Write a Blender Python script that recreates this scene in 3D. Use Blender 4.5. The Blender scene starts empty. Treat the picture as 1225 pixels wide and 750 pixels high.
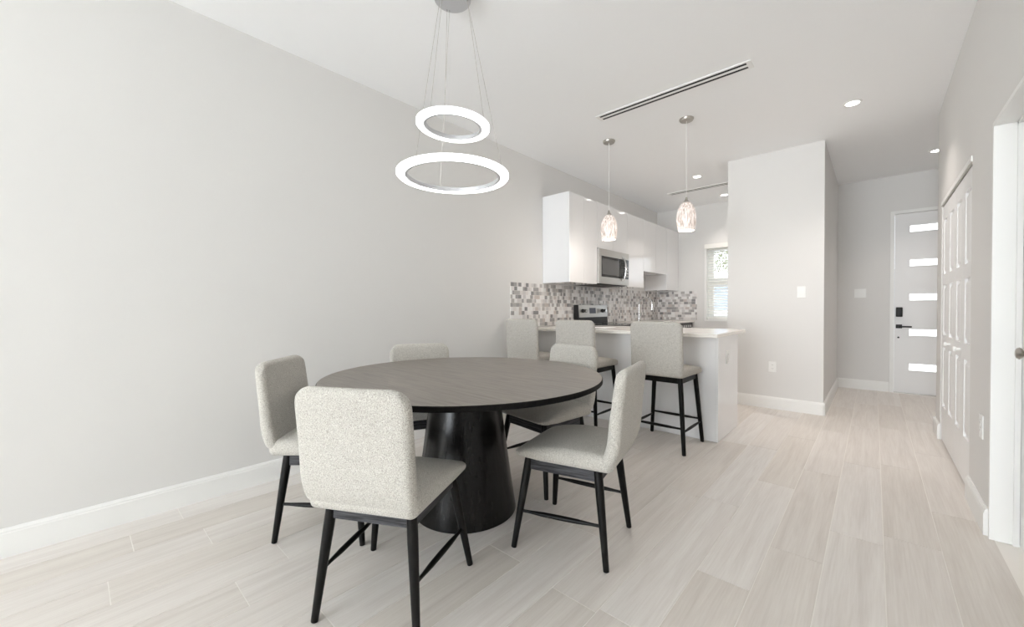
import bpy, math, random
from mathutils import Vector, Matrix

# ------------------------------------------------------------------ camera, world, lights, exposure
SC = bpy.context.scene
COL = SC.collection
R = math.radians
rng = random.Random(7)

def make_camera():
    yaw, pitch, roll = R(42.205), R(-0.717), R(-0.186)
    fw = Vector((-math.sin(yaw) * math.cos(pitch), math.cos(yaw) * math.cos(pitch), math.sin(pitch)))
    rt0 = Vector((math.cos(yaw), math.sin(yaw), 0)); up0 = rt0.cross(fw)
    rt = rt0 * math.cos(roll) + up0 * math.sin(roll); up = up0 * math.cos(roll) - rt0 * math.sin(roll)
    cam = bpy.data.cameras.new('camera'); cam.sensor_width = 36; cam.lens = 36 * 477.591 / 1225
    cam.clip_start = .02
    o = bpy.data.objects.new('camera', cam); COL.objects.link(o)
    m = Matrix((rt, up, -fw)).transposed().to_4x4(); m.translation = (0, 0, 1.12)
    o.matrix_world = m
    SC.camera = o
make_camera()

SC.view_settings.view_transform = 'Standard'; SC.view_settings.look = 'None'
SC.view_settings.gamma = 1; SC.view_settings.use_curve_mapping = False
SC.view_settings.exposure = 0.44
SC.cycles.use_denoising = True
SC.cycles.max_bounces = 14; SC.cycles.diffuse_bounces = 9; SC.cycles.glossy_bounces = 6
SC.cycles.transmission_bounces = 8; SC.cycles.sample_clamp_indirect = 6

W = bpy.data.worlds.new('sky'); SC.world = W; W.use_nodes = True
W.node_tree.nodes['Background'].inputs[0].default_value = (.86, .93, 1, 1)
W.node_tree.nodes['Background'].inputs[1].default_value = 2.1

def area(name, loc, rot, sx, sy, power, color, shape='RECTANGLE', spread=180):
    l = bpy.data.lights.new(name, 'AREA'); l.shape = shape; l.size = sx
    if shape in ('RECTANGLE', 'ELLIPSE'): l.size_y = sy
    l.energy = power; l.color = color; l.spread = R(spread)
    o = bpy.data.objects.new(name, l); COL.objects.link(o); o.location = loc; o.rotation_euler = rot
    return o
# daylight entering by the wide glazed opening in the wall behind the camera
area('daylight_patio_opening', (-1.3, -9.0, 1.22), (R(107), 0, 0), 2.9, 2.3, 315, (.895, .95, 1.0))

# ------------------------------------------------------------------ materials
def srgb(r, g, b):
    f = lambda c: (c / 255 / 12.92) if c / 255 <= .04045 else ((c / 255 + .055) / 1.055) ** 2.4
    return (f(r), f(g), f(b), 1)

def mat(name, col, rough=.5, metal=0, spec=.5, coat=0, emit=None, emit_s=0, trans=0, ior=1.45):
    m = bpy.data.materials.new(name); m.use_nodes = True
    b = m.node_tree.nodes['Principled BSDF']
    b.inputs['Base Color'].default_value = col; b.inputs['Roughness'].default_value = rough
    b.inputs['Metallic'].default_value = metal; b.inputs['Specular IOR Level'].default_value = spec
    b.inputs['Coat Weight'].default_value = coat; b.inputs['Coat Roughness'].default_value = .04
    b.inputs['Transmission Weight'].default_value = trans; b.inputs['IOR'].default_value = ior
    if emit: b.inputs['Emission Color'].default_value = emit; b.inputs['Emission Strength'].default_value = emit_s
    return m

class NT:
    """small node-tree writer"""
    def __init__(s, m): s.t = m.node_tree; s.b = s.t.nodes['Principled BSDF']
    def n(s, kind, **kw):
        x = s.t.nodes.new(kind)
        for k, v in kw.items():
            if k in x.inputs: x.inputs[k].default_value = v
            else: setattr(x, k, v)
        return x
    def l(s, a, b): s.t.links.new(a, b)
    def ramp(s, fac, stops):
        r = s.n('ShaderNodeValToRGB')
        e = r.color_ramp.elements
        while len(e) < len(stops): e.new(.5)
        for el, (p, c) in zip(e, stops): el.position = p; el.color = c
        s.l(fac, r.inputs[0]); return r.outputs[0]
    def coords(s, scale=(1, 1, 1), rand=0):
        tc = s.n('ShaderNodeTexCoord'); mp = s.n('ShaderNodeMapping', Scale=scale)
        if rand:
            oi = s.n('ShaderNodeObjectInfo'); mu = s.n('ShaderNodeVectorMath', operation='SCALE')
            cx = s.n('ShaderNodeCombineXYZ'); s.l(oi.outputs['Random'], cx.inputs[0]); s.l(oi.outputs['Random'], cx.inputs[1]); s.l(oi.outputs['Random'], cx.inputs[2])
            s.l(cx.outputs[0], mu.inputs[0]); mu.inputs['Scale'].default_value = rand
            ad = s.n('ShaderNodeVectorMath', operation='ADD'); s.l(tc.outputs['Object'], ad.inputs[0]); s.l(mu.outputs[0], ad.inputs[1])
            s.l(ad.outputs[0], mp.inputs[0])
        else: s.l(tc.outputs['Object'], mp.inputs[0])
        return mp.outputs[0]
    def noise(s, co, scale, detail=3, rough=.5, dist=0):
        x = s.n('ShaderNodeTexNoise', Scale=scale, Detail=detail, Roughness=rough, Distortion=dist); s.l(co, x.inputs['Vector']); return x.outputs['Fac']
    def bump(s, h, strength, dist):
        x = s.n('ShaderNodeBump', Strength=strength, Distance=dist); s.l(h, x.inputs['Height']); s.l(x.outputs[0], s.b.inputs['Normal'])
    def mix(s, f, a, b, blend='MIX'):
        x = s.n('ShaderNodeMix', data_type='RGBA', blend_type=blend)
        for i, v in ((0, f), (6, a), (7, b)):
            if hasattr(v, 'links'): s.l(v, x.inputs[i])
            else: x.inputs[i].default_value = v
        return x.outputs[2]

def paint(name, c, rough=.6, relief=.08):
    m = mat(name, c, rough, spec=.3); t = NT(m); co = t.coords()
    t.bump(t.noise(co, 180, 2), relief, .002)
    return m
M = {}
M['wall'] = paint('wall_paint', srgb(225, 224, 222))
M['ceil'] = paint('ceiling_paint', srgb(248, 249, 250), .7)
M['trim'] = paint('trim_paint', srgb(240, 240, 238), .35, .02)
M['door'] = paint('door_paint', srgb(238, 238, 238), .3, .02)

def wood_tile():
    m = mat('wood_look_porcelain', (1, 1, 1, 1), .38, spec=.4); t = NT(m)
    co = t.coords((9, .55, 1), 37); g1 = t.noise(co, 2.2, 5, .55, .8)
    co2 = t.coords((70, 2.2, 1), 37); g2 = t.noise(co2, 2.0, 4, .6, .2)
    oi = t.n('ShaderNodeObjectInfo')
    c1 = t.ramp(g1, [(.28, srgb(222, 217, 212)), (.5, srgb(232, 228, 224)), (.72, srgb(238, 235, 231))])
    c2 = t.ramp(g2, [(.3, srgb(243, 241, 239)), (.62, srgb(255, 255, 255))])
    c = t.mix(.7, c1, c2, 'MULTIPLY')
    c3 = t.ramp(oi.outputs['Random'], [(0, srgb(243, 240, 236)), (.5, srgb(250, 248, 246)), (1, srgb(255, 255, 255))])
    c = t.mix(1.0, c, c3, 'MULTIPLY')
    t.l(c, t.b.inputs['Base Color']); t.bump(g2, .06, .002)
    r = t.n('ShaderNodeMapRange'); r.inputs['To Min'].default_value = .32; r.inputs['To Max'].default_value = .5; t.l(g1, r.inputs[0]); t.l(r.outputs[0], t.b.inputs['Roughness'])
    return m
M['plank'] = wood_tile()
M['grout'] = mat('pale_grout', srgb(242, 238, 232), .8)

def boucle():
    m = mat('boucle_fabric', (1, 1, 1, 1), .95, spec=.15); t = NT(m); co = t.coords()
    n1 = t.noise(co, 300, 3, .65); v = t.n('ShaderNodeTexVoronoi', Scale=240); t.l(co, v.inputs['Vector'])
    c = t.ramp(n1, [(.33, srgb(152, 147, 139)), (.48, srgb(190, 186, 178)), (.64, srgb(214, 211, 204))])
    t.l(c, t.b.inputs['Base Color'])
    a = t.n('ShaderNodeMath', operation='SUBTRACT'); t.l(n1, a.inputs[0]); t.l(v.outputs['Distance'], a.inputs[1]); t.bump(a.outputs[0], .55, .004)
    t.b.inputs['Sheen Weight'].default_value = .25; t.b.inputs['Sheen Roughness'].default_value = .5
    return m
M['boucle'] = boucle()
def linen():
    m = mat('linen_weave_fabric', (1, 1, 1, 1), .9, spec=.15); t = NT(m)
    a = t.noise(t.coords((380, 380, 70)), 1, 2); b = t.noise(t.coords((70, 70, 420)), 1, 2)
    s = t.n('ShaderNodeMath', operation='ADD'); t.l(a, s.inputs[0]); t.l(b, s.inputs[1])
    h = t.n('ShaderNodeMath', operation='MULTIPLY'); t.l(s.outputs[0], h.inputs[0]); h.inputs[1].default_value = .5
    c = t.ramp(h.outputs[0], [(.36, srgb(168, 164, 157)), (.5, srgb(186, 182, 175)), (.64, srgb(200, 197, 190))])
    t.l(c, t.b.inputs['Base Color']); t.bump(h.outputs[0], .4, .002)
    return m
M['linen'] = linen()

def black_wood(name, base, hi, rough, scale=(60, 60, 3)):
    m = mat(name, base, rough, spec=.2); t = NT(m); g = t.noise(t.coords(scale), 1.5, 4, .6, .3)
    t.l(t.ramp(g, [(.35, base), (.7, hi)]), t.b.inputs['Base Color']); t.bump(g, .25, .0015)
    return m
M['blackwood'] = black_wood('black_stained_wood', (.004, .004, .004, 1), (.012, .011, .010, 1), .36)
M['rail'] = black_wood('charcoal_rail_wood', (.018, .018, .02, 1), (.10, .10, .108, 1), .55, (6, 6, 120))
M['pedestal'] = black_wood('black_oak_veneer', (.003, .003, .003, 1), (.010, .009, .008, 1), .24, (55, 55, 2.2))
M['pedestal'].node_tree.nodes['Principled BSDF'].inputs['Specular IOR Level'].default_value = .3
def tabletop():
    m = mat('dark_oak_tabletop', (1, 1, 1, 1), .34, spec=.5); t = NT(m)
    co = t.coords((3.2, 42, 1)); g = t.noise(co, 1.4, 5, .6, .6)
    t.l(t.ramp(g, [(.3, srgb(108, 101, 94)), (.52, srgb(134, 127, 119)), (.72, srgb(150, 142, 134))]), t.b.inputs['Base Color'])
    t.bump(g, .12, .001); r = t.n('ShaderNodeMapRange'); r.inputs['To Min'].default_value = .3; r.inputs['To Max'].default_value = .44
    t.l(g, r.inputs[0]); t.l(r.outputs[0], t.b.inputs['Roughness'])
    return m
M['tabletop'] = tabletop()
M['tableedge'] = black_wood('black_table_edge', (.006, .006, .006, 1), (.012, .011, .010, 1), .55, (60, 60, 4))
M['tableedge'].node_tree.nodes['Principled BSDF'].inputs['Specular IOR Level'].default_value = .08
M['gloss'] = mat('gloss_white_lacquer', srgb(236, 236, 237), .07, spec=.5, coat=.3)
def quartz():
    m = mat('white_quartz', (1, 1, 1, 1), .12, spec=.5); t = NT(m); co = t.coords()
    a = t.noise(co, 9, 6, .65, 1.2)
    t.l(t.ramp(a, [(.3, srgb(234, 230, 223)), (.55, srgb(240, 236, 230)), (.7, srgb(233, 228, 220))]), t.b.inputs['Base Color'])
    return m
M['quartz'] = quartz()
def steel():
    m = mat('brushed_steel', srgb(196, 194, 190), .3, 1); t = NT(m); g = t.noise(t.coords((4, 4, 260)), 1, 2); t.bump(g, .08, .001); return m
M['steel'] = steel()
M['nickel'] = mat('brushed_nickel', srgb(188, 184, 178), .32, 1)
M['alu'] = mat('brushed_aluminium_plate', srgb(206, 207, 210), .42, .55)
M['chrome'] = mat('chrome', srgb(215, 215, 216), .12, 1)
M['black'] = mat('matte_black', (.01, .01, .01, 1), .45)
M['blackglass'] = mat('black_glass', (.012, .012, .013, 1), .06, spec=.6)
M['greyglass'] = mat('microwave_door_glass', srgb(92, 92, 92), .15, spec=.6)
M['display'] = mat('oven_display', srgb(88, 92, 104), .2)
M['dark'] = mat('dark_void', (.02, .02, .02, 1), .8)
M['white'] = mat('white_plastic', srgb(240, 240, 238), .35)
M['slot'] = mat('outlet_slot_grey', srgb(170, 170, 168), .5)
M['paper'] = mat('white_paper', srgb(244, 244, 244), .7)
M['led'] = mat('led_diffuser', (1, 1, 1, 1), .4, emit=(1, 1, 1, 1), emit_s=3.2)
M['canled'] = mat('can_light_lens', (1, 1, 1, 1), .4, emit=(1, .97, .92, 1), emit_s=9)
M['frost'] = mat('frosted_glass_daylight_glow', (1, 1, 1, 1), .4, emit=(.96, .98, 1, 1), emit_s=1.1)  # glow put into the door panes in place of daylight from outside
M['bulb'] = mat('pendant_bulb', (1, 1, 1, 1), .4, emit=(1, .93, .84, 1), emit_s=10)
def glow_glass():
    m = mat('fluted_crackle_glass', srgb(250, 244, 238), .12, spec=.6); t = NT(m)
    g = t.noise(t.coords((110, 110, 14)), 1, 4, .6, .5); c = t.ramp(g, [(.38, srgb(176, 160, 150)), (.52, srgb(222, 210, 203)), (.7, srgb(250, 246, 243))])
    t.l(c, t.b.inputs['Base Color']); t.l(c, t.b.inputs['Emission Color']); t.b.inputs['Emission Strength'].default_value = .36
    t.bump(g, .5, .003); return m
M['shade'] = glow_glass()
def clear_glass():
    m = bpy.data.materials.new('clear_window_glass'); m.use_nodes = True; t = m.node_tree
    t.nodes.remove(t.nodes['Principled BSDF']); o = t.nodes['Material Output']
    a = t.nodes.new('ShaderNodeBsdfTransparent'); g = t.nodes.new('ShaderNodeBsdfGlossy'); g.inputs['Roughness'].default_value = .02
    mx = t.nodes.new('ShaderNodeMixShader'); mx.inputs[0].default_value = .06
    t.links.new(a.outputs[0], mx.inputs[1]); t.links.new(g.outputs[0], mx.inputs[2]); t.links.new(mx.outputs[0], o.inputs[0]); return m
M['glass'] = clear_glass()
M['slatmat'] = mat('blind_slat_white', srgb(244, 243, 238), .45)
M['stucco'] = paint('white_stucco', srgb(240, 240, 238), .8)
M['bluewall'] = paint('pale_blue_render', srgb(186, 195, 210), .8)
M['leafmat'] = mat('leaf_green', srgb(150, 156, 122), .6)
M['bark'] = mat('bark_brown', srgb(110, 94, 78), .8)
M['concrete'] = paint('pale_concrete', srgb(214, 211, 204), .85)
def mosaic():
    m = mat('mosaic_tile', (1, 1, 1, 1), .22, spec=.5); t = NT(m)
    a = t.n('ShaderNodeAttribute', attribute_name='tint')
    t.l(a.outputs['Color'], t.b.inputs['Base Color']); return m
M['mosaic'] = mosaic()

# ------------------------------------------------------------------ mesh helpers
class MB:
    def __init__(s): s.v = []; s.f = []; s.m = []
    def add(s, v, f, mi=0):
        k = len(s.v); s.v += [tuple(p) for p in v]; s.f += [tuple(i + k for i in q) for q in f]; s.m += [mi] * len(f); return s
    def box(s, x0, x1, y0, y1, z0, z1, mi=0):
        v = [(x, y, z) for x in (x0, x1) for y in (y0, y1) for z in (z0, z1)]
        return s.add(v, [(0, 1, 3, 2), (4, 6, 7, 5), (0, 4, 5, 1), (2, 3, 7, 6), (0, 2, 6, 4), (1, 5, 7, 3)], mi)
    def bar(s, a, b, w, h, up=(0, 0, 1), mi=0):
        a, b = Vector(a), Vector(b); d = (b - a).normalized(); sd = d.cross(Vector(up)).normalized(); u = sd.cross(d)
        v = []
        for p in (a, b):
            for i, j in ((-1, -1), (1, -1), (1, 1), (-1, 1)): v.append(p + sd * i * w / 2 + u * j * h / 2)
        return s.add(v, [(3, 2, 1, 0), (4, 5, 6, 7), (0, 1, 5, 4), (1, 2, 6, 5), (2, 3, 7, 6), (3, 0, 4, 7)], mi)
    def tube(s, pts, rad, n=12, cap=True, mi=0):
        pts = [Vector(p) for p in pts]
        if not hasattr(rad, '__len__'): rad = [rad] * len(pts)
        d0 = (pts[1] - pts[0]).normalized(); ref = Vector((0, 0, 1)) if abs(d0.z) < .9 else Vector((1, 0, 0))
        v = []; nrm = d0.cross(ref).normalized()
        for i, p in enumerate(pts):
            d = ((pts[min(i + 1, len(pts) - 1)] - pts[max(i - 1, 0)])).normalized()
            nrm = (nrm - d * nrm.dot(d)).normalized(); bn = d.cross(nrm)
            for k in range(n):
                a = 2 * math.pi * k / n; v.append(p + (nrm * math.cos(a) + bn * math.sin(a)) * rad[i])
        f = []
        for i in range(len(pts) - 1):
            for k in range(n): f.append((i * n + k, i * n + (k + 1) % n, (i + 1) * n + (k + 1) % n, (i + 1) * n + k))
        if cap: f.append(tuple(range(n - 1, -1, -1))); L = (len(pts) - 1) * n; f.append(tuple(range(L, L + n)))
        return s.add(v, f, mi)
    def lathe(s, prof, n=48, c=(0, 0, 0), flute=0, nf=0, closed=False, mi=0):
        v = []
        for r, z in prof:
            for k in range(n):
                a = 2 * math.pi * k / n; q = r * (1 + flute * math.cos(nf * a)); v.append((c[0] + q * math.cos(a), c[1] + q * math.sin(a), c[2] + z))
        f = []; L = len(prof)
        for i in range(L if closed else L - 1):
            j = (i + 1) % L
            for k in range(n): f.append((i * n + k, i * n + (k + 1) % n, j * n + (k + 1) % n, j * n + k))
        if not closed:
            if prof[0][0] > 1e-5: f.append(tuple(range(n - 1, -1, -1)))
            if prof[-1][0] > 1e-5: f.append(tuple(range((L - 1) * n, L * n)))
        return s.add(v, f, mi)
    def pad(s, h, re, seg=3, n=(1, 1, 1), corner=None, axes=(0, 1), deform=None, c=(0, 0, 0), mi=0):
        """box of half sizes h with rounded edges re; corner(sign of second axis) = radius of the outline in the plane of axes"""
        ax = []
        for i in range(3):
            inn = h[i] - re; arc = [inn + re * math.tan(R(45) * k / seg) for k in range(1, seg + 1)]
            mid = [-inn + 2 * inn * k / n[i] for k in range(n[i] + 1)]
            ax.append([-a for a in reversed(arc)] + mid + arc)
        idx = {}; v = []; f = []
        def vert(i, j, k):
            if (i, j, k) in idx: return idx[(i, j, k)]
            p = Vector((ax[0][i], ax[1][j], ax[2][k])); q = Vector([max(-(h[t] - re), min(h[t] - re, p[t])) for t in range(3)])
            d = p - q
            if d.length > 1e-9: p = q + d.normalized() * re
            if corner:
                a, b = axes; Rr = corner(p[b]); da = abs(p[a]) - (h[a] - Rr); db = abs(p[b]) - (h[b] - Rr)
                if da > 0 and db > 0:
                    ga, gb = math.sqrt(1 - (db / Rr) ** 2 / 2), math.sqrt(1 - (da / Rr) ** 2 / 2)
                    p[a] = math.copysign(h[a] - Rr + da * ga, p[a]); p[b] = math.copysign(h[b] - Rr + db * gb, p[b])
            if deform: p = Vector(deform(*p))
            idx[(i, j, k)] = len(v); v.append(p + Vector(c)); return idx[(i, j, k)]
        N = [len(a) - 1 for a in ax]
        for i in range(N[0]):
            for j in range(N[1]):
                f.append((vert(i, j, 0), vert(i, j + 1, 0), vert(i + 1, j + 1, 0), vert(i + 1, j, 0)))
                f.append((vert(i, j, N[2]), vert(i + 1, j, N[2]), vert(i + 1, j + 1, N[2]), vert(i, j + 1, N[2])))
        for i in range(N[0]):
            for k in range(N[2]):
                f.append((vert(i, 0, k), vert(i + 1, 0, k), vert(i + 1, 0, k + 1), vert(i, 0, k + 1)))
                f.append((vert(i, N[1], k), vert(i, N[1], k + 1), vert(i + 1, N[1], k + 1), vert(i + 1, N[1], k)))
        for j in range(N[1]):
            for k in range(N[2]):
                f.append((vert(0, j, k), vert(0, j, k + 1), vert(0, j + 1, k + 1), vert(0, j + 1, k)))
                f.append((vert(N[0], j, k), vert(N[0], j + 1, k), vert(N[0], j + 1, k + 1), vert(N[0], j, k + 1)))
        return s.add(v, f, mi)
    def rbox(s, x0, x1, y0, y1, z0, z1, r=.003, mi=0):
        return s.pad(((x1 - x0) / 2, (y1 - y0) / 2, (z1 - z0) / 2), r, 1, c=((x0 + x1) / 2, (y0 + y1) / 2, (z0 + z1) / 2), mi=mi)
    def mesh(s, name, mats, smooth=None):
        me = bpy.data.meshes.new(name); me.from_pydata(s.v, [], s.f); me.update()
        for q in (mats if isinstance(mats, (list, tuple)) else [mats]): me.materials.append(q)
        if any(s.m): me.polygons.foreach_set('material_index', s.m)
        if smooth:
            me.shade_smooth()
            if smooth < 180: me.set_sharp_from_angle(angle=R(smooth))
        return me
    def build(s, name, mats, parent=None, smooth=None, loc=None):
        o = bpy.data.objects.new(name, s.mesh(name, mats, smooth)); COL.objects.link(o)
        if parent: o.parent = parent
        if loc: o.location = loc
        return o

def tag(o, label=None, cat=None, group=None, kind=None):
    for k, v in (('label', label), ('category', cat), ('group', group), ('kind', kind)):
        if v: o[k] = v
    return o
def empty(name, loc, rz=0, **kw):
    o = bpy.data.objects.new(name, None); COL.objects.link(o); o.location = loc; o.rotation_euler = (0, 0, rz); o.empty_display_size = .1
    return tag(o, **kw)
def copy_tree(o, parent=None):
    c = o.copy(); COL.objects.link(c)
    if parent: c.parent = parent
    for ch in [q for q in bpy.data.objects if q.parent == o]: copy_tree(ch, c)
    return c
def struct(name, mb, m, parent=None, smooth=None):
    o = mb.build(name, m, parent, smooth)
    if not parent: o['kind'] = 'structure'
    return o
def box(*a): return MB().box(*a)
def rbox(*a, r=.003): return MB().rbox(*a, r=r)

# ------------------------------------------------------------------ setting
XL, XR, H = -2.917, .419, 2.842
YF, YK, YB = 7.26, 7.14, -9.0        # hall end wall, kitchen end wall, wall behind the camera
XS0, XS, YS = -1.286, -.384, 5.221   # pantry block
XH, YC = 1.25, 5.225                 # hall side wall, corner where the right wall ends

fl = struct('floor', box(XL - .1, XH + .1, YB - .1, YF + .2, -.1, -.0015), M['grout'])
def planks():
    pw, pl, gap = .198, 1.2, .0036
    shared = {}
    xs = [.04 + pw * k for k in range(-16, 8)]
    for x in xs:
        x0, x1 = max(x, XL), min(x + pw, XH)
        if x1 - x0 < .02: continue
        k = round((x - .04) / pw)
        off = {-7: 1.32, -3: 1.787, -13: .44}.get(k, rng.random() * pl)
        y = off - 8 * pl
        while y < YF:
            y0, y1 = max(y, -2.0), min(y + pl, YF + (.05 if x > .15 else 0)); y += pl
            if y1 - y0 < .02: continue
            if x0 >= XR - .02 and y1 < YC - .05: continue
            if x0 > XR - .02 and y0 < YC: y0 = YC - .03
            if x0 > XS0 and x1 < XS and y0 > YS: continue
            if x1 < -.98 and y0 > 3.62 and y1 < 4.2: continue
            w, l = round(x1 - x0 - gap, 4), round(y1 - y0 - gap, 4)
            if (w, l) not in shared: shared[(w, l)] = MB().box(0, w, 0, l, -.012, 0).mesh('plank', M['plank'])
            o = bpy.data.objects.new('plank', shared[(w, l)]); COL.objects.link(o)
            o.location = (x0 + gap / 2, y0 + gap / 2, 0); o.parent = fl
planks()

struct('ceiling', box(XL - .1, XH + .1, YB - .1, YF + .2, H, H + .1), M['ceil'])
struct('wall_left', box(XL - .1, XL, YB - .1, YK + .22, -.05, H), M['wall'])
b = MB().box(XL, XL + .17, YB - .1, YB, 0, H).box(.15, XH, YB - .1, YB, 0, H).box(XL + .17, .15, YB - .1, YB, 2.4, H)
struct('wall_back', b, M['wall'])
DZ = 2.0
b = MB()
b.box(XR, XR + .1, YB, 2.14, 0, H).box(XR, XR + .1, 2.14, 2.98, DZ, H)
b.box(XR, XR + .1, 2.98, 3.53, 0, H).box(XR, XR + .1, 3.53, 4.93, DZ, H).box(XR, XR + .1, 4.93, YC, 0, H)
b.box(XR + .045, XR + .1, 3.53, 4.93, 0, DZ)  # unseen slab added behind the closet doors to keep sky light out
b.box(XR + .1, XH, YC - .1, YC, 0, H)
struct('wall_right', b, M['wall'])
struct('wall_hall', box(XH, XH + .1, YC - .1, YF + .15, 0, H), M['wall'])
# hall end wall with the front door opening, kitchen end wall with the window opening
DX0, DX1, DTOP = .195, 1.11, 2.335
WX0, WX1, WZ0, WZ1 = -2.08, -1.36, .93, 2.16
b = MB().box(XS, DX0 - .02, YF, YF + .15, 0, H).box(DX1 + .02, XH, YF, YF + .15, 0, H).box(DX0 - .02, DX1 + .02, YF, YF + .15, DTOP + .02, H)
struct('wall_front', b, M['wall'])
b = MB().box(XL, WX0 - .03, YK, YK + .2, 0, H).box(WX1 + .03, XS0 + .05, YK, YK + .2, 0, H).box(WX0 - .03, WX1 + .03, YK, YK + .2, 0, WZ0 - .03).box(WX0 - .03, WX1 + .03, YK, YK + .2, WZ1, H)
struct('wall_kitchen', b, M['wall'])
struct('wall_pantry', box(XS0, XS, YS, YF + .15, 0, H), M['wall'])

def baseboard(name, a, bb, side):
    """a->bb along the wall foot, side = unit vector into the room"""
    a, bb, sd = Vector((*a, 0)), Vector((*bb, 0)), Vector((*side, 0))
    prof = [(0, 0), (.016, 0), (.016, .108), (.0135, .113), (.0135, .119), (.009, .125), (.006, .131), (0, .131)]
    v = [p + sd * d + Vector((0, 0, z)) for p in (a, bb) for d, z in prof]; n = len(prof)
    f = [(i, (i + 1) % n, n + (i + 1) % n, n + i) for i in range(n)] + [tuple(range(n - 1, -1, -1)), tuple(range(n, 2 * n))]
    struct(name, MB().add(v, f), M['trim'])
baseboard('baseboard_left', (XL, YB), (XL, 3.58), (1, 0))
baseboard('baseboard_pantry_front', (XS0, YS), (XS + .016, YS), (0, -1))
baseboard('baseboard_pantry_side', (XS, YS - .016), (XS, YF), (1, 0))
baseboard('baseboard_front', (XS + .016, YF), (.15, YF), (0, -1))
baseboard('baseboard_right_near', (XR, 2.998), (XR, 3.53), (-1, 0))
baseboard('baseboard_right_far', (XR, 4.93), (XR, YC + .016), (-1, 0))
baseboard('baseboard_corner', (XR - .016, YC), (XH, YC), (0, 1))
baseboard('baseboard_hall', (XH, YC), (XH, YF), (-1, 0))

# front door: leaf with five frosted lites, casing
b = MB().box(DX0 - .04, DX0, YF - .016, YF + .13, 0, DTOP + .04).box(DX1, DX1 + .04, YF - .016, YF + .13, 0, DTOP + .04).box(DX0, DX1, YF - .016, YF + .13, DTOP, DTOP + .04)
struct('trim_1', b, M['trim'])
lites = [(2.09, 2.17), (1.65, 1.73), (1.21, 1.29), (.755, .835), (.305, .39)]
lx0, lx1 = .338, .92
b = MB(); y0, y1 = YF + .012, YF + .056
b.box(DX0 + .003, lx0, y0, y1, .01, DTOP - .003).box(lx1, DX1 - .003, y0, y1, .01, DTOP - .003)
zz = [DTOP - .003] + [z for p in lites for z in (p[1], p[0])] + [.01]
for i in range(0, len(zz), 2): b.box(lx0, lx1, y0, y1, zz[i + 1], zz[i])
d1 = struct('door_1', b, M['door'])
for z0, z1 in lites:
    box(lx0, lx1, y0 + .015, y0 + .03, z0, z1).build('pane', M['frost'], d1)
    MB().box(lx0 - .012, lx0, y0 - .005, y0, z0 - .012, z1 + .012).box(lx1, lx1 + .012, y0 - .005, y0, z0 - .012, z1 + .012).box(lx0, lx1, y0 - .005, y0, z0 - .012, z0).box(lx0, lx1, y0 - .005, y0, z1, z1 + .012).build('pane_frame', M['door'], d1)
kp = rbox(.212, .275, y0 - .03, y0, .995, 1.12, r=.008).build('keypad_lock', M['black'], d1, 40); kp['label'] = 'black keypad deadbolt'
h = MB().rbox(.212, .272, y0 - .012, y0, .845, .895, r=.004).tube([(.24, y0, .868), (.24, y0 - .05, .868)], .009).rbox(.232, .36, y0 - .06, y0 - .042, .858, .878, r=.004).build('lever_handle', M['black'], d1, 40); h['label'] = 'black lever handle'
MB().tube([(.238, y0, .725), (.238, y0 - .004, .725)], .011, 16).build('deadbolt_hole', M['black'], d1)  # small black dot of the deadbolt hole below the lever
box(DX0 - .0, DX1, YF - .01, YF + .13, -.002, .009).build('threshold', M['nickel'], d1)

# side door with jamb
b = MB().box(XR - .002, XR + .1, 2.96, 2.98, 0, DZ).box(XR - .002, XR + .1, 2.14, 2.16, 0, DZ).box(XR - .002, XR + .1, 2.16, 2.96, DZ - .02, DZ)
b.box(XR + .07, XR + .088, 2.945, 2.96, 0, DZ - .02).box(XR + .07, XR + .088, 2.16, 2.96, DZ - .032, DZ - .02)
struct('trim_2', b, M['trim'])
d2 = struct('door_2', rbox(XR + .09, XR + .13, 2.163, 2.957, .008, DZ - .022), M['door'])
k = MB()
k.tube([(XR + a, 2.8, .915) for a in (.09, .084, .08, .068, .064, .056, .048, .044)], [.031, .031, .012, .011, .021, .027, .022, .012], 20)
k = k.build('door_knob', M['nickel'], d2, 40); k['label'] = 'brushed nickel knob'

# closet bifold doors
def closet_leaf(ya, yb, knob_y=None):
    root = []
    b = MB(); x0, x1 = XR + .006, XR + .038
    rows = [(.30, .79), (.89, 1.30), (1.39, 1.84)]
    p0, p1 = ya + .075, yb - .075
    b.box(x0, x1, ya, p0, .018, 1.955).box(x0, x1, p1, yb, .018, 1.955)
    zz = [.018] + [z for r in rows for z in r] + [1.955]
    for i in range(0, len(zz), 2): b.box(x0, x1, p0, p1, zz[i], zz[i + 1])
    b.box(x0 + .012, x1, p0, p1, .2, 1.9)
    return b, [(p0, p1, z0, z1) for z0, z1 in rows]
for name, ys, ky in (('door_3', (3.535, 3.881, 4.227), 3.965), ('door_4', (4.233, 4.579, 4.925), 4.44)):
    b, r1 = closet_leaf(ys[0], ys[1] - .0015); b2, r2 = closet_leaf(ys[1] + .0015, ys[2]); b.add(b2.v, b2.f)
    o = struct(name, b, M['door'])
    for p0, p1, z0, z1 in r1 + r2:
        v = []
        for d, x in ((.012, XR + .018), (.035, XR + .008)):
            v += [(x, p0 + d, z0 + d), (x, p1 - d, z0 + d), (x, p1 - d, z1 - d), (x, p0 + d, z1 - d)]
        MB().add(v, [(4, 5, 6, 7), (0, 1, 5, 4), (1, 2, 6, 5), (2, 3, 7, 6), (3, 0, 4, 7)]).build('panel', M['door'], o)
    MB().tube([(XR + .006, ky, .84), (XR - .01, ky, .84), (XR - .016, ky, .84), (XR - .026, ky, .84), (XR - .03, ky, .84)], [.009, .009, .017, .017, .008], 16).build('knob', M['white'], o, 40)
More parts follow.
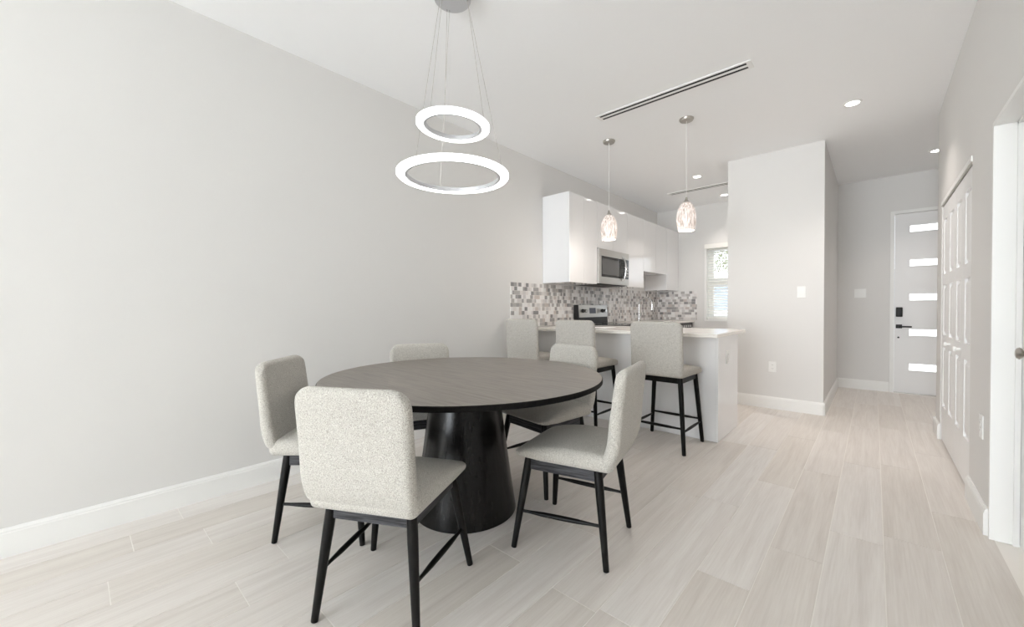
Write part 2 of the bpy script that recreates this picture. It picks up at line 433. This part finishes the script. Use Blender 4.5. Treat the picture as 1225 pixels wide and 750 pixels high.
b = MB().box(XR - .006, XR + .045, 3.53, 4.93, 1.968, 2.0).box(XR + .002, XR + .04, 3.53, 4.93, 1.958, 1.968, 1)
struct('trim_3', b, [M['trim'], M['nickel']])

# kitchen window
b = MB().box(WX0 - .03, WX0, YK - .006, YK + .2, WZ0 - .03, WZ1 + .0).box(WX1, WX1 + .03, YK - .006, YK + .2, WZ0 - .03, WZ1).box(WX0, WX1, YK - .006, YK + .2, WZ1 - .03, WZ1).box(WX0, WX1, YK - .02, YK + .2, WZ0 - .03, WZ0)
w1 = struct('window_1', b, M['trim'])
b = MB(); s = .085; ya, yb = YK + .1, YK + .14; zm = 1.55
for z0, z1 in ((WZ0, zm), (zm, WZ1 - .03)):
    b.box(WX0, WX0 + s, ya, yb, z0, z1).box(WX1 - s, WX1, ya, yb, z0, z1).box(WX0 + s, WX1 - s, ya, yb, z0, z0 + s * .7).box(WX0 + s, WX1 - s, ya, yb, z1 - s * .7, z1)
b.build('sash', M['trim'], w1)
for z0, z1 in ((WZ0 + .03, zm - .03), (zm + .03, WZ1 - .06)): box(WX0 + s, WX1 - s, YK + .118, YK + .123, z0, z1).build('pane', M['glass'], w1)

# wall left of the patio opening is out of frame; outside the kitchen window: low wall, neighbour's pale wall, tree
struct('ground_outside', box(-14, 10, YF + .2, 30, -.3, -.12), M['concrete'])
tag(box(-8, 4, 9.6, 9.75, -.12, 1.06).build('garden_wall', M['stucco']), 'low white garden wall seen through the kitchen window', 'wall', kind='structure')
tag(box(-9, 3, 12.5, 12.7, -.12, 1.98).build('neighbour_wall', M['bluewall']), 'pale blue-grey wall beyond the garden wall outside the kitchen window', 'wall', kind='structure')
tr = empty('garden_tree', (-1.85, 11.2, -.12), label='tree showing between the upper blind slats outside the kitchen window', cat='tree')
MB().tube([(0, 0, 0), (.05, 0, 1.2), (0, .05, 2.4)], [.09, .07, .04], 10).build('trunk', M['bark'], tr)
b = MB()
for i in range(2600):
    a, r, z = rng.random() * 6.283, 1.5 * rng.random() ** .5, 2.15 + 1.1 * rng.random()
    p = Vector((r * math.cos(a), r * math.sin(a), z)); d = Vector((rng.gauss(0, 1), rng.gauss(0, 1), rng.gauss(0, 1))).normalized(); e = d.orthogonal().normalized()
    b.add([p, p + d * .05 + e * .02, p + d * .1, p + d * .05 - e * .02], [(0, 1, 2, 3)])
tag(b.build('foliage', M['leafmat'], tr), kind='stuff')

# ------------------------------------------------------------------ kitchen
CT = .91
# wall cabinets
def wall_cabinet(y0, y1, z0, z1, ndoor, label, x1=-2.539):
    t = empty('wall_cabinet', (XL, (y0 + y1) / 2, z0), label=label, cat='cabinet', group='gloss white wall cabinets')
    hy = (y1 - y0) / 2; dp = x1 - XL; hz = z1 - z0
    MB().box(.002, dp - .02, -hy, hy, 0, hz).build('body', M['gloss'], t)
    w = 2 * hy / ndoor
    for i in range(ndoor):
        MB().rbox(dp - .0195, dp, -hy + w * i + .0012, -hy + w * (i + 1) - .0012, .001, hz - .001, r=.0015).build('door', M['gloss'], t)
ZT, ZB = 2.436, 1.418
wall_cabinet(3.762, 4.366, ZB, ZT, 2, 'gloss white wall cabinet left of the microwave, end panel showing')
wall_cabinet(4.370, 5.174, 1.868, ZT, 2, 'gloss white wall cabinet directly above the microwave')
wall_cabinet(5.178, 5.714, ZB, ZT, 1, 'gloss white wall cabinet just right of the microwave')
wall_cabinet(5.718, 6.598, 1.668, ZT, 2, 'shorter gloss white wall cabinet with raised bottom over the faucet')
wall_cabinet(6.602, 7.136, ZB, ZT, 1, 'gloss white wall cabinet at the far end by the window wall')

# microwave
mw = empty('microwave', (XL, 4.772, 1.43), label='stainless over-the-range microwave with dark glass door', cat='microwave')
MB().rbox(.004, .385, -.397, .397, 0, .432, r=.004).build('body', M['steel'], mw)
MB().box(.02, .36, -.38, .38, -.012, 0).build('vent_grille', M['black'], mw)
f = MB(); X0, X1 = .386, .408
f.box(X0, X1, -.397, -.35, .0, .432).box(X0, X1, .185, .397, .345, .432).box(X0, X1, -.35, .185, .345, .432).box(X0, X1, -.35, .185, 0, .085).box(X0, X1, .185, .397, 0, .085)
f.build('door_frame', M['steel'], mw)
dg = box(X0, X1 - .004, -.35, .185, .085, .345).build('door_glass', M['blackglass'], mw)
box(X1 - .0038, X1 - .0015, -.325, .12, .115, .315).build('window_screen', M['greyglass'], dg)
cp = box(X0, X1 - .002, .187, .395, .085, .345).build('control_panel', M['blackglass'], mw)
for i in range(4):
    for j in range(3): box(X1 - .0019, X1 + .0005, .265 + .04 * j, .295 + .04 * j, .11 + .04 * i, .135 + .04 * i).build('button', M['slot'], cp)
pts = [(X1 - .002, .2, .06), (X1 + .03, .2, .085), (X1 + .05, .2, .15), (X1 + .056, .2, .216), (X1 + .05, .2, .28), (X1 + .03, .2, .345), (X1 - .002, .2, .37)]
MB().tube(pts, .012, 10).build('handle', M['chrome'], mw, 60)

# range
rg = empty('range', (XL, 4.772, 0), label='stainless electric range with raised control panel behind the peninsula', cat='stove')
MB().rbox(.02, .64, -.378, .378, .02, .9, r=.004).build('body', M['black'], rg)
MB().rbox(.02, .66, -.379, .379, .9, .916, r=.004).build('cooktop', M['blackglass'], rg)
for (bx, by, br) in ((.22, -.19, .09), (.22, .19, .075), (.5, -.19, .075), (.5, .19, .1)):
    MB().lathe([(br - .004, .9163), (br, .9168), (br + .004, .9163)], 32, (bx, by, 0)).build('burner_ring', M['slot'], rg)
bg = MB().add([(.018, -.378, .917), (.095, -.378, .917), (.075, -.378, 1.165), (.018, -.378, 1.165), (.018, .378, .917), (.095, .378, .917), (.075, .378, 1.165), (.018, .378, 1.165)],
              [(0, 1, 2, 3), (7, 6, 5, 4), (0, 4, 5, 1), (1, 5, 6, 2), (2, 6, 7, 3), (3, 7, 4, 0)]).build('backguard', M['black'], rg)
face = lambda z: .095 - .02 * (z - .917) / .248 + .001
def bgbox(y0, y1, z0, z1, d, m, name, par):
    v = [(face(z) + e, y, z) for e in (-.001, d) for y in (y0, y1) for z in (z0, z1)]
    return MB().add(v, [(0, 1, 3, 2), (4, 6, 7, 5), (0, 4, 5, 1), (2, 3, 7, 6), (0, 2, 6, 4), (1, 5, 7, 3)]).build(name, m, par)
bgbox(-.36, .376, 1.0, 1.163, .004, M['steel'], 'control_panel', bg)
bgbox(-.1, .06, 1.05, 1.125, .006, M['display'], 'display', bg); bgbox(.085, .165, 1.05, 1.115, .006, M['slot'], 'keypad', bg)
for y in (-.275, -.205, .235, .305):
    MB().tube([(face(1.085) + .004, y, 1.085), (face(1.085) + .014, y, 1.085), (face(1.085) + .028, y, 1.085)], [.026, .024, .021], 16).build('knob', M['chrome' if y in (-.205, .305) else 'black'], bg, 40)
MB().rbox(.641, .66, -.37, .37, .2, .86, r=.004).build('oven_door', M['steel'], rg)
MB().tube([(.66, -.3, .82), (.7, -.3, .82), (.7, .3, .82), (.66, .3, .82)], .011, 8).build('oven_handle', M['chrome'], rg)
MB().rbox(.641, .658, -.37, .37, .03, .19, r=.004).build('drawer', M['steel'], rg)

# base cabinets, dishwasher, countertop along the left wall
def base_cabinet(y0, y1, nd, label, sink=False):
    t = empty('base_cabinet', (XL, (y0 + y1) / 2, 0), label=label, cat='cabinet', group='gloss white base cabinets'); hy = (y1 - y0) / 2
    (MB().box(.002, .6, -hy, hy, .1, .878 if not sink else .68).box(.002, .55, -hy, hy, 0, .1)).build('body', M['gloss'], t)
    for i in range(nd): MB().rbox(.6005, .62, -hy + 2 * hy * i / nd + .0015, -hy + 2 * hy * (i + 1) / nd - .0015, .105, .875, r=.0015).build('door', M['gloss'], t)
base_cabinet(5.154, 5.62, 1, 'gloss white base cabinet right of the range, mostly behind the peninsula')
base_cabinet(5.624, 6.494, 2, 'gloss white base cabinet under the faucet and sink', True)
dw = empty('dishwasher', (XL, 6.81, 0), label='dishwasher with dark front below the far end of the counter', cat='dishwasher')
MB().box(.002, .6, -.3, .3, .02, .878).build('body', M['black'], dw)
MB().rbox(.601, .625, -.298, .298, .11, .76, r=.003).build('door', M['steel'], dw)
cpn = MB().rbox(.601, .627, -.298, .298, .765, .874, r=.003).build('control_panel', M['blackglass'], dw)
for i in range(5): MB().rbox(.6265, .63, -.24 + .1 * i, -.18 + .1 * i, .8, .835, r=.001).build('button', M['chrome'], cpn)
MB().tube([(.627, -.26, .79), (.655, -.26, .785), (.655, .26, .785), (.627, .26, .79)], .009, 8).build('handle', M['chrome'], dw)
# counter with a sink cut-out
ct = MB(); x0, x1 = XL + .002, XL + .65; sx0, sx1, sy0, sy1 = XL + .12, XL + .55, 5.8, 6.4
ct.box(x0, x1, 5.154, sy0, .88, CT).box(x0, x1, sy1, 7.138, .88, CT).box(x0, sx0, sy0, sy1, .88, CT).box(sx1, x1, sy0, sy1, .88, CT)
tag(ct.build('countertop', M['quartz']), 'pale quartz countertop along the tiled wall, behind the peninsula', 'countertop')
sk = MB(); d = .006
sx0 += .001; sx1 -= .001; sy0 += .001; sy1 -= .001
sk.box(sx0, sx1, sy0, sy1, .70, .706).box(sx0, sx0 + d, sy0, sy1, .706, .905).box(sx1 - d, sx1, sy0, sy1, .706, .905).box(sx0 + d, sx1 - d, sy0, sy0 + d, .706, .905).box(sx0 + d, sx1 - d, sy1 - d, sy1, .706, .905)
sink = tag(sk.build('sink', M['steel']), 'steel sink set in the quartz counter below the faucet', 'sink')
fa = empty('faucet', (XL + .075, 6.22, CT), label='chrome gooseneck faucet in front of the mosaic tiles', cat='faucet')
MB().lathe([(.03, 0), (.03, .012), (.018, .022), (.016, .1), (.014, .11)], 20).build('base', M['chrome'], fa, 40)
pts = [(0, 0, .1), (0, 0, .26)] + [(.11 - .11 * math.cos(R(a)), .0, .26 + .11 * math.sin(R(a))) for a in range(15, 196, 15)]
MB().tube(pts, [.0115] * (len(pts) - 1) + [.0115], 10).build('spout', M['chrome'], fa, 60)
MB().tube([(.219, 0, .24), (.213, 0, .18)], [.014, .016], 12).build('spray_head', M['chrome'], fa, 40)
MB().tube([(0, .016, .07), (0, .05, .085), (.0, .1, .13)], [.008, .007, .005], 8).build('lever', M['chrome'], fa, 40)

# mosaic backsplash: a thin grout slab with every tile standing proud
def lin(c): return [x for x in c]
TINTS = [srgb(236, 234, 233), srgb(226, 222, 220), srgb(212, 209, 208), srgb(188, 185, 183), srgb(168, 166, 165), srgb(146, 145, 145), srgb(204, 195, 190), srgb(238, 237, 236)]
WTS = [5, 5, 4, 4, 3, 2.2, 2, 4]
def backsplash(name, L, place, label, WID):
    hh = .494; g = .0025; rh = hh / 11
    v, f, tint = [], [], []
    faces = [(4, 6, 7, 5), (0, 4, 5, 1), (2, 3, 7, 6), (0, 2, 6, 4), (1, 5, 7, 3)]
    for r in range(11):
        u = -rng.random() * .04
        while u < L:
            w = rng.choice(WID); u0, u1 = max(u, 0) + g / 2, min(u + w, L) - g / 2; u += w
            if u1 - u0 < .006: continue
            d = .006 + .002 * rng.random(); z0, z1 = r * rh + g / 2, (r + 1) * rh - g / 2
            k = len(v); c = rng.choices(TINTS, WTS)[0]
            for dd in (0.0, d):
                for uu in (u0, u1):
                    for z in (z0, z1): v.append(place(uu, dd + .003, z + .913))
            f += [tuple(i + k for i in q) for q in faces]; tint += [c] * 5
    base = MB(); a, bq = place(0, .0005, .912), place(L, .004, .912 + hh)
    base.box(min(a[0], bq[0]), max(a[0], bq[0]), min(a[1], bq[1]), max(a[1], bq[1]), a[2], bq[2])
    o = tag(base.build(name, M['grout']), label, 'backsplash', 'mosaic tile backsplash')
    me = bpy.data.meshes.new('tile'); me.from_pydata(v, [], f); me.materials.append(M['mosaic'])
    at = me.attributes.new('tint', 'FLOAT_COLOR', 'FACE'); at.data.foreach_set('color', [x for c in tint for x in c])
    q = bpy.data.objects.new('tile', me); COL.objects.link(q); q.parent = o; q['kind'] = 'stuff'
backsplash('tile_backsplash', 3.955, lambda u, d, z: (XL + d, 3.184 + u, z), 'long grey and white mosaic tile backsplash under the wall cabinets', (.048, .048, .048, .03))
backsplash('tile_backsplash', .69, lambda u, d, z: (XL + .0 + u, YK - d, z), 'short mosaic tile backsplash on the window wall', (.062, .048, .062, .03))

# peninsula
PY0, PY1, PX = 3.583, 4.216, -.951
pn = empty('peninsula_cabinet', ((XL + PX) / 2, (PY0 + PY1) / 2, 0), label='gloss white peninsula base behind the three stools', cat='cabinet')
ox, oy = (XL + PX) / 2, (PY0 + PY1) / 2
MB().box(XL + .002 - ox, PX - .022 - ox, PY0 + .02 - oy, PY1 - .04 - oy, 0, .878).build('body', M['gloss'], pn)
MB().rbox(XL + .002 - ox, PX - .0205 - ox, PY0 - oy, PY0 + .0195 - oy, .002, .878, r=.001).build('back_panel', M['gloss'], pn)
MB().rbox(PX - .02 - ox, PX - ox, PY0 - oy, PY1 - oy, .002, .878, r=.0015).build('end_panel', M['gloss'], pn)
for i in range(3):
    xa = XL + .66 - ox + i * .43
    MB().rbox(xa, xa + .425, PY1 - .039 - oy, PY1 - .02 - oy, .1, .875, r=.0015).build('door', M['gloss'], pn)
tag(MB().rbox(XL + .011, -.918, 3.43, 4.372, .88, CT, r=.004).build('peninsula_countertop', M['quartz']), 'pale quartz countertop on the peninsula, stools in front', 'countertop')
def plate(name, label, cat, loc, rz, w, hgt, kind, group=None):
    """cover plate in local x-z plane facing -y"""
    t = empty(name, loc, rz, label=label, cat=cat, group=group)
    MB().rbox(-w / 2, w / 2, -.006, 0, -hgt / 2, hgt / 2, r=.002).build('cover_plate', M['white'], t)
    n = max(1, round(w / .07)); 
    for i in range(n):
        cx = (i - (n - 1) / 2) * .046
        if kind == 'switch':
            MB().rbox(cx - .0165, cx + .0165, -.0085, -.006, -.033, .033, r=.001).build('rocker', M['white'], t)
        else:
            for z in (-.02, .02):
                q = MB().rbox(cx - .0165, cx + .0165, -.008, -.006, z - .014, z + .014, r=.001).build('socket', M['white'], t)
                MB().box(cx - .008, cx - .005, -.0085, -.0079, z - .005, z + .006).box(cx + .005, cx + .008, -.0085, -.0079, z - .005, z + .006).build('slots', M['slot'], q)
plate('wall_outlet', 'white outlet on the gloss end panel of the peninsula', 'outlet', (PX, 3.86, .69), R(90), .072, .115, 'outlet')
plate('light_switch', 'white single light switch on the pantry wall', 'switch', (-.575, YS, 1.285), 0, .075, .12, 'switch')
plate('wall_outlet', 'white outlet low on the pantry wall', 'outlet', (-.832, YS, .465), 0, .072, .115, 'outlet')
plate('light_switch', 'white double light switch on the hall wall beside the front door', 'switch', (-.142, YF, 1.312), 0, .12, .12, 'switch')
plate('wall_outlet', 'white outlet low on the right wall between closet and side door', 'outlet', (XR, 3.165, .5), R(-90), .075, .12, 'outlet')
plate('wall_outlet', 'white outlet on the mosaic tiles right of the range', 'outlet', (XL + .011, 5.36, 1.12), R(90), .072, .115, 'outlet')
# things lying on the peninsula top
tag(rbox(-2.30, -2.08, 3.74, 3.98, CT + .0003, CT + .0015, r=.0005).build('paper_sheet', M['paper']), 'white sheet of paper lying on the peninsula countertop', 'paper')

# blind
bl = empty('window_blind', ((WX0 + WX1) / 2, YK, WZ0), label='white horizontal slat blind hanging in the kitchen window', cat='blind')
hw = (WX1 - WX0) / 2; zt = WZ1 - WZ0
MB().rbox(-hw - .02, hw + .02, -.055, -.008, zt - .06, zt + .015, r=.003).build('valance', M['slatmat'], bl)
sm = None; z = zt - .085; i = 0
while z > .06:
    if sm is None:
        sm = MB(); v = []
        for k in range(5):
            a = -1 + k / 2; v += [(-hw + .012, .042 + a * .024, .003 * (1 - a * a)), (hw - .012, .042 + a * .024, .003 * (1 - a * a))]
        vb = [(p[0], p[1], p[2] - .0022) for p in v]
        F = [(2 * k, 2 * k + 1, 2 * k + 3, 2 * k + 2) for k in range(4)]
        sm.add(v + vb, F + [tuple(10 + j for j in reversed(q)) for q in F] + [(0, 2, 12, 10), (1, 11, 13, 3), (8, 9, 19, 18), (0, 10, 11, 1)])
        sm = sm.mesh('slat', M['slatmat'])
    o = bpy.data.objects.new('slat', sm); COL.objects.link(o); o.parent = bl; o.location = (0, 0, z); o.rotation_euler = (R(22), 0, 0)
    z -= .044
MB().rbox(-hw + .01, hw - .01, .018, .066, .012, .034, r=.003).build('bottom_rail', M['slatmat'], bl)
for x in (-hw + .12, hw - .12): MB().tube([(x, .042, .03), (x, .042, zt - .06)], .0015, 5).build('ladder_cord', M['slatmat'], bl)

# ------------------------------------------------------------------ ceiling fittings
def diffuser(x0, x1, y, label):
    t = empty('slot_diffuser', ((x0 + x1) / 2, y, H), label=label, cat='vent', group='ceiling slot diffusers'); hx = (x1 - x0) / 2
    MB().box(-hx, hx, -.045, .045, -.0066, -.0005).build('backing', M['dark'], t)
    b = MB()
    for a, c in ((-.055, -.04), (-.014, .014), (.04, .055)): b.box(-hx, hx, a, c, -.008, -.0005)
    b.box(-hx - .03, -hx, -.055, .055, -.008, -.0005).box(hx, hx + .03, -.055, .055, -.008, -.0005)
    b.build('frame', M['trim'], t)
diffuser(-1.835, -.675, 3.235, 'long white slot diffuser in the ceiling in front of the pendants')
diffuser(-2.29, -1.33, 6.1, 'slot diffuser in the kitchen ceiling partly hidden by the pantry wall')

def can(x, y, label, power=4.2):
    t = empty('recessed_light', (x, y, H), label=label, cat='ceiling light', group='recessed ceiling lights')
    MB().lathe([(.046, -.002), (.048, -.007), (.06, -.005), (.064, -.0005), (.05, -.0005)], 32).build('trim_ring', M['white'], t, 40)
    MB().lathe([(.0, -.004), (.0465, -.004), (.0465, -.001), (0, -.001)], 32).build('lens', M['canled'], t)
    a = area('recessed_light_lamp', (x, y, H - .012), (0, 0, 0), .09, .09, power, (1, .91, .85), 'DISK', 100)
can(-.144, 4.436, 'bright recessed ceiling light nearest the camera, right of the pendants')
can(-1.727, 5.522, 'recessed kitchen ceiling light beside the cord of the right pendant')
can(-1.70, 6.69, 'recessed kitchen ceiling light farthest back beyond the slot diffuser', 2.2)
can(.5, 6.4, 'recessed hall ceiling light at the edge of the right wall', 2.5)

def pendant(x, y, zt, zb, label):
    t = empty('pendant_light', (x, y, H), label=label, cat='pendant light', group='pendants over the peninsula')
    MB().lathe([(0, -.024), (.02, -.024), (.055, -.02), (.062, -.008), (.062, -.0005), (0, -.0005)], 32).build('canopy', M['nickel'], t, 40)
    MB().tube([(0, 0, -.02), (0, 0, zt + .045 - H)], .0018, 6).build('cord', M['white'], t)
    o = zt - H
    MB().lathe([(.0, .055), (.008, .052), (.012, .03), (.026, .008), (.034, -.002), (.03, -.008), (0, -.008)], 24, (0, 0, o)).build('cap', M['nickel'], t, 40)
    hh = zt - zb; prof = []
    for i in range(15):
        s = i / 14; prof.append((.03 + (.083 - .03) * math.sin(math.pi * min(1, (s * .98 + .02)) ** .72 * .74) / 1.0, -s * hh))
    inner = [(r - .004, z) for r, z in reversed(prof)]
    MB().lathe(prof + inner, 64, (0, 0, o), .022, 16, True).build('shade', M['shade'], t, 70)
    MB().lathe([(0, -.03), (.014, -.035), (.016, -.06), (.028, -.1), (.024, -.125), (0, -.135)], 20, (0, 0, o)).build('bulb', M['bulb'], t, 60)
    l = bpy.data.lights.new('pendant_lamp', 'POINT'); l.energy = 5; l.color = (1, .92, .84); l.shadow_soft_size = .05
    q = bpy.data.objects.new('pendant_lamp', l); COL.objects.link(q); q.location = (x, y, zb - .03)
pendant(-2.035, 3.74, 2.078, 1.828, 'left glass pendant over the peninsula, in front of the wall cabinets')
pendant(-1.275, 3.78, 2.078, 1.826, 'right glass pendant over the peninsula, in front of the window wall')

# ring chandelier
CX, CY = -1.722, 1.422
ch = empty('ring_chandelier', (CX, CY, H), label='two-ring white LED chandelier hanging over the dining table', cat='chandelier')
MB().lathe([(0, -.03), (.098, -.03), (.1, -.028), (.1, -.0005), (0, -.0005)], 64).build('canopy', M['alu'], ch, 40)
for a in (38, 158, 278):
    for da in (-5, 5):
        q = R(a + da); MB().tube([(.082 * math.cos(q), .082 * math.sin(q), -.029), (.082 * math.cos(q), .082 * math.sin(q), -.04)], .004, 8).build('cable_grip', M['chrome'], ch)
def ring(z, ro, w, tilt, phase):
    e = bpy.data.objects.new('ring', None)
    # metal inner channel with the luminous diffuser round it, one ring = metal channel (> diffuser)
    ri = ro - w
    prof_m = [(ri - .015, .010), (ri - .015, -.009), (ri, -.009), (ri, .0125), (ri + .03, .0125), (ri + .03, .016), (ri - .008, .016)]
    prof_d = [(ri + .0005, -.012), (ro - .006, -.012), (ro, -.006), (ro, .008), (ro - .006, .012), (ri + .0005, .012)]
    o = MB().lathe(prof_m, 96, closed=True).build('metal_ring', M['alu'], ch, 40)
    o.location = (0, 0, z - H); ax, ang = tilt; o.rotation_mode = 'AXIS_ANGLE'; o.rotation_axis_angle = (ang, *ax)
    MB().lathe(prof_d, 96, closed=True).build('diffuser', M['led'], o, 40)
    rot = Matrix.Rotation(ang, 4, Vector(ax))
    for a in (38, 158, 278):
        q = R(a); p = rot @ Vector(((ri + .012) * math.cos(q), (ri + .012) * math.sin(q), .015)) + Vector((0, 0, z - H))
        qq = R(a + phase); MB().tube([(.082 * math.cos(qq), .082 * math.sin(qq), -.035), p], .0011, 5).build('cable', M['nickel'], ch)
fwd = Vector((-.672, .741, 0)); rgt = Vector((.741, .672, 0))
ring(1.85, .304, .043, ((1, 0, 0), 0.0), -5)
ring(2.125, .2, .039, (tuple(fwd), R(3)), 5)

# ------------------------------------------------------------------ dining table
TX, TY, TZ, TR = -1.705, 1.485, .755, .757
tb = empty('dining_table', (TX, TY, 0), label='round dark wood pedestal table at the centre of the five chairs', cat='table')
MB().lathe([(0, TZ - .0002), (TR - .004, TZ - .0002), (TR - .0035, TZ - .001), (0, TZ - .003)], 128).build('tabletop', M['tabletop'], tb, 30)
MB().lathe([(0, TZ - .026), (TR - .004, TZ - .026), (TR, TZ - .022), (TR, TZ - .005), (TR - .0035, TZ - .0009), (0, TZ - .0012)], 128).build('table_edge', M['tableedge'], tb, 40)
prof = [(.0, 0), (.276, 0), (.282, .004), (.282, .012)] + [(.282 - .098 * (i / 12) ** .93, .012 + (TZ - .04) * i / 12) for i in range(1, 13)] + [(0, TZ - .026)]
MB().lathe(prof, 96).build('pedestal', M['pedestal'], tb, 40)

# ------------------------------------------------------------------ dining chairs
def leg(a, b, r0=.0195, r1=.0125, n=14):
    a, b = Vector(a), Vector(b); d = (b - a)
    return MB().tube([a, a + d * .25, a + d * .97, a + d * .995, b], [r0, r0 * .99, r1 + .0005, r1, r1 - .003], n)
def spindle(a, b, rm=.0115, re=.007):
    a, b = Vector(a), Vector(b); d = b - a
    return MB().tube([a + d * s for s in (0, .12, .3, .5, .7, .88, 1)], [re, re, rm * .93, rm, rm * .93, re, re], 10)
def on(a, b, z):
    a, b = Vector(a), Vector(b); return a.lerp(b, (a.z - z) / (a.z - b.z))

def make_chair():
    t = empty('dining_chair', (0, 0, 0), cat='chair')
    def sdef(x, y, z):
        u = (z / .037 + 1) / 2                       # 0 underside, 1 top
        x *= 1 + .05 * (y / .22)
        w = max(0, y + .03)
        crown = .014 * (1 - min(1, abs(x) / .235) ** 2) * (1 - min(1, abs(y) / .26) ** 2)
        lift = .10 * max(0, y - .10)                 # underside rises a little to the front tip
        return (x, y, .4535 + z + u * (crown - .62 * w * w) + (1 - u) * lift)
    MB().pad((.222, .2375, .037), .031, 5, (16, 18, 1), lambda s: .06 if s > 0 else .03, (0, 1), sdef, (0, -.006, 0)).build('seat', M['boucle'], t, 180)
    def bdef(x, y, z):
        s = (z + .2125) / .425
        y0 = -.236 - .046 * s - .014 * max(0, s - .5) + .030 * max(0, .30 - s) ** 2 / .09
        y0 += .010 * (x / .21) ** 2 * s
        y *= 1.1 - .25 * s
        return (x, y + y0, z + .65)
    MB().pad((.215, .029, .2125), .028, 5, (16, 1, 18), lambda s: .068 if s > 0 else .042, (0, 2), bdef).build('backrest', M['boucle'], t, 180)
    top, feet = {}, {}
    for n, sx, sy in (('fl', -1, 1), ('fr', 1, 1), ('rl', -1, -1), ('rr', 1, -1)):
        top[n] = Vector((sx * (.168 if sy > 0 else .158), sy * .165 - (.0 if sy > 0 else -.0), .424)); feet[n] = Vector((sx * (.2375 if sy > 0 else .2), sy * .215, 0))
        leg(top[n], feet[n]).build('leg', M['blackwood'], t, 40)
    b = lambda p, q: MB().bar(on(top[p], feet[p], .39), on(top[q], feet[q], .39), .02, .056)
    for p, q in (('fl', 'fr'), ('rl', 'rr'), ('fl', 'rl'), ('fr', 'rr')): b(p, q).build('rail', M['rail'], t)
    for sd in 'lr': spindle(on(top['f' + sd], feet['f' + sd], .168), on(top['r' + sd], feet['r' + sd], .18)).build('stretcher', M['blackwood'], t, 60)
    return t
chair = make_chair()
CH = [(-1.407, .856, 118.8, 'boucle dining chair nearest the camera with its back turned to us'),
      (-1.088, 1.660, 192.4, 'boucle dining chair right of the table seen from the side, legs fully visible'),
      (-2.109, .932, 44.4, 'boucle dining chair left of the table, half hidden by the nearest chair'),
      (-1.614, 2.101, 261.0, 'boucle dining chair with its seat under the table, in front of the middle stool'),
      (-2.235, 1.61, -25.0, 'boucle dining chair behind the table by the left wall, only its back top showing')]
for i, (x, y, a, lab) in enumerate(CH):
    o = chair if i == 0 else copy_tree(chair)
    o.location = (x, y, 0); o.rotation_euler = (0, 0, R(a - 90)); tag(o, label=lab, group='dining chairs round the table')

# ------------------------------------------------------------------ counter stools
def make_stool():
    t = empty('counter_stool', (0, 0, 0), cat='stool')
    def sdef(x, y, z):
        u = (z / .036 + 1) / 2
        x *= 1 + .04 * (y / .2); w = max(0, y)
        crown = .012 * (1 - min(1, abs(x) / .225) ** 2) * (1 - min(1, abs(y) / .23) ** 2)
        return (x, y, .613 + z + u * (crown - .6 * w * w))
    MB().pad((.214, .212, .036), .028, 5, (14, 14, 1), lambda s: .05 if s > 0 else .025, (0, 1), sdef, (0, .008, 0)).build('seat', M['linen'], t, 180)
    def bdef(x, y, z):
        s = (z + .215) / .43; y0 = -.205 - .035 * s + .008 * (x / .2) ** 2 * s
        return (x, y * (1.1 - .25 * s) + y0, z + .797)
    MB().pad((.208, .026, .216), .025, 5, (14, 1, 16), lambda s: .05 if s > 0 else .025, (0, 2), bdef).build('backrest', M['linen'], t, 180)
    top, feet = {}, {}
    for n, sx, sy in (('fl', -1, 1), ('fr', 1, 1), ('rl', -1, -1), ('rr', 1, -1)):
        top[n] = Vector((sx * .17, sy * .17, .585)); feet[n] = Vector((sx * .216, sy * .217, 0))
        leg(top[n], feet[n], .019, .0145).build('leg', M['blackwood'], t, 40)
    for p, q in (('fl', 'fr'), ('rl', 'rr'), ('fl', 'rl'), ('fr', 'rr')):
        MB().bar(on(top[p], feet[p], .556), on(top[q], feet[q], .556), .02, .044).build('rail', M['blackwood'], t)
        z = .17 if p[1] == q[1] else .195
        spindle(on(top[p], feet[p], z), on(top[q], feet[q], z), .0115, .008).build('footrest', M['blackwood'], t, 60)
    return t
stool = make_stool()
for i, (x, y, a, lab) in enumerate([(-1.275, 3.318, 0, 'grey linen counter stool at the open end of the peninsula'),
                                    (-2.03, 3.318, 0, 'grey linen counter stool in the middle of the three'),
                                    (-2.672, 3.318, 0, 'grey linen counter stool against the left wall')]):
    o = stool if i == 0 else copy_tree(stool)
    o.location = (x, y, 0); o.rotation_euler = (0, 0, R(a)); tag(o, label=lab, group='counter stools along the peninsula')
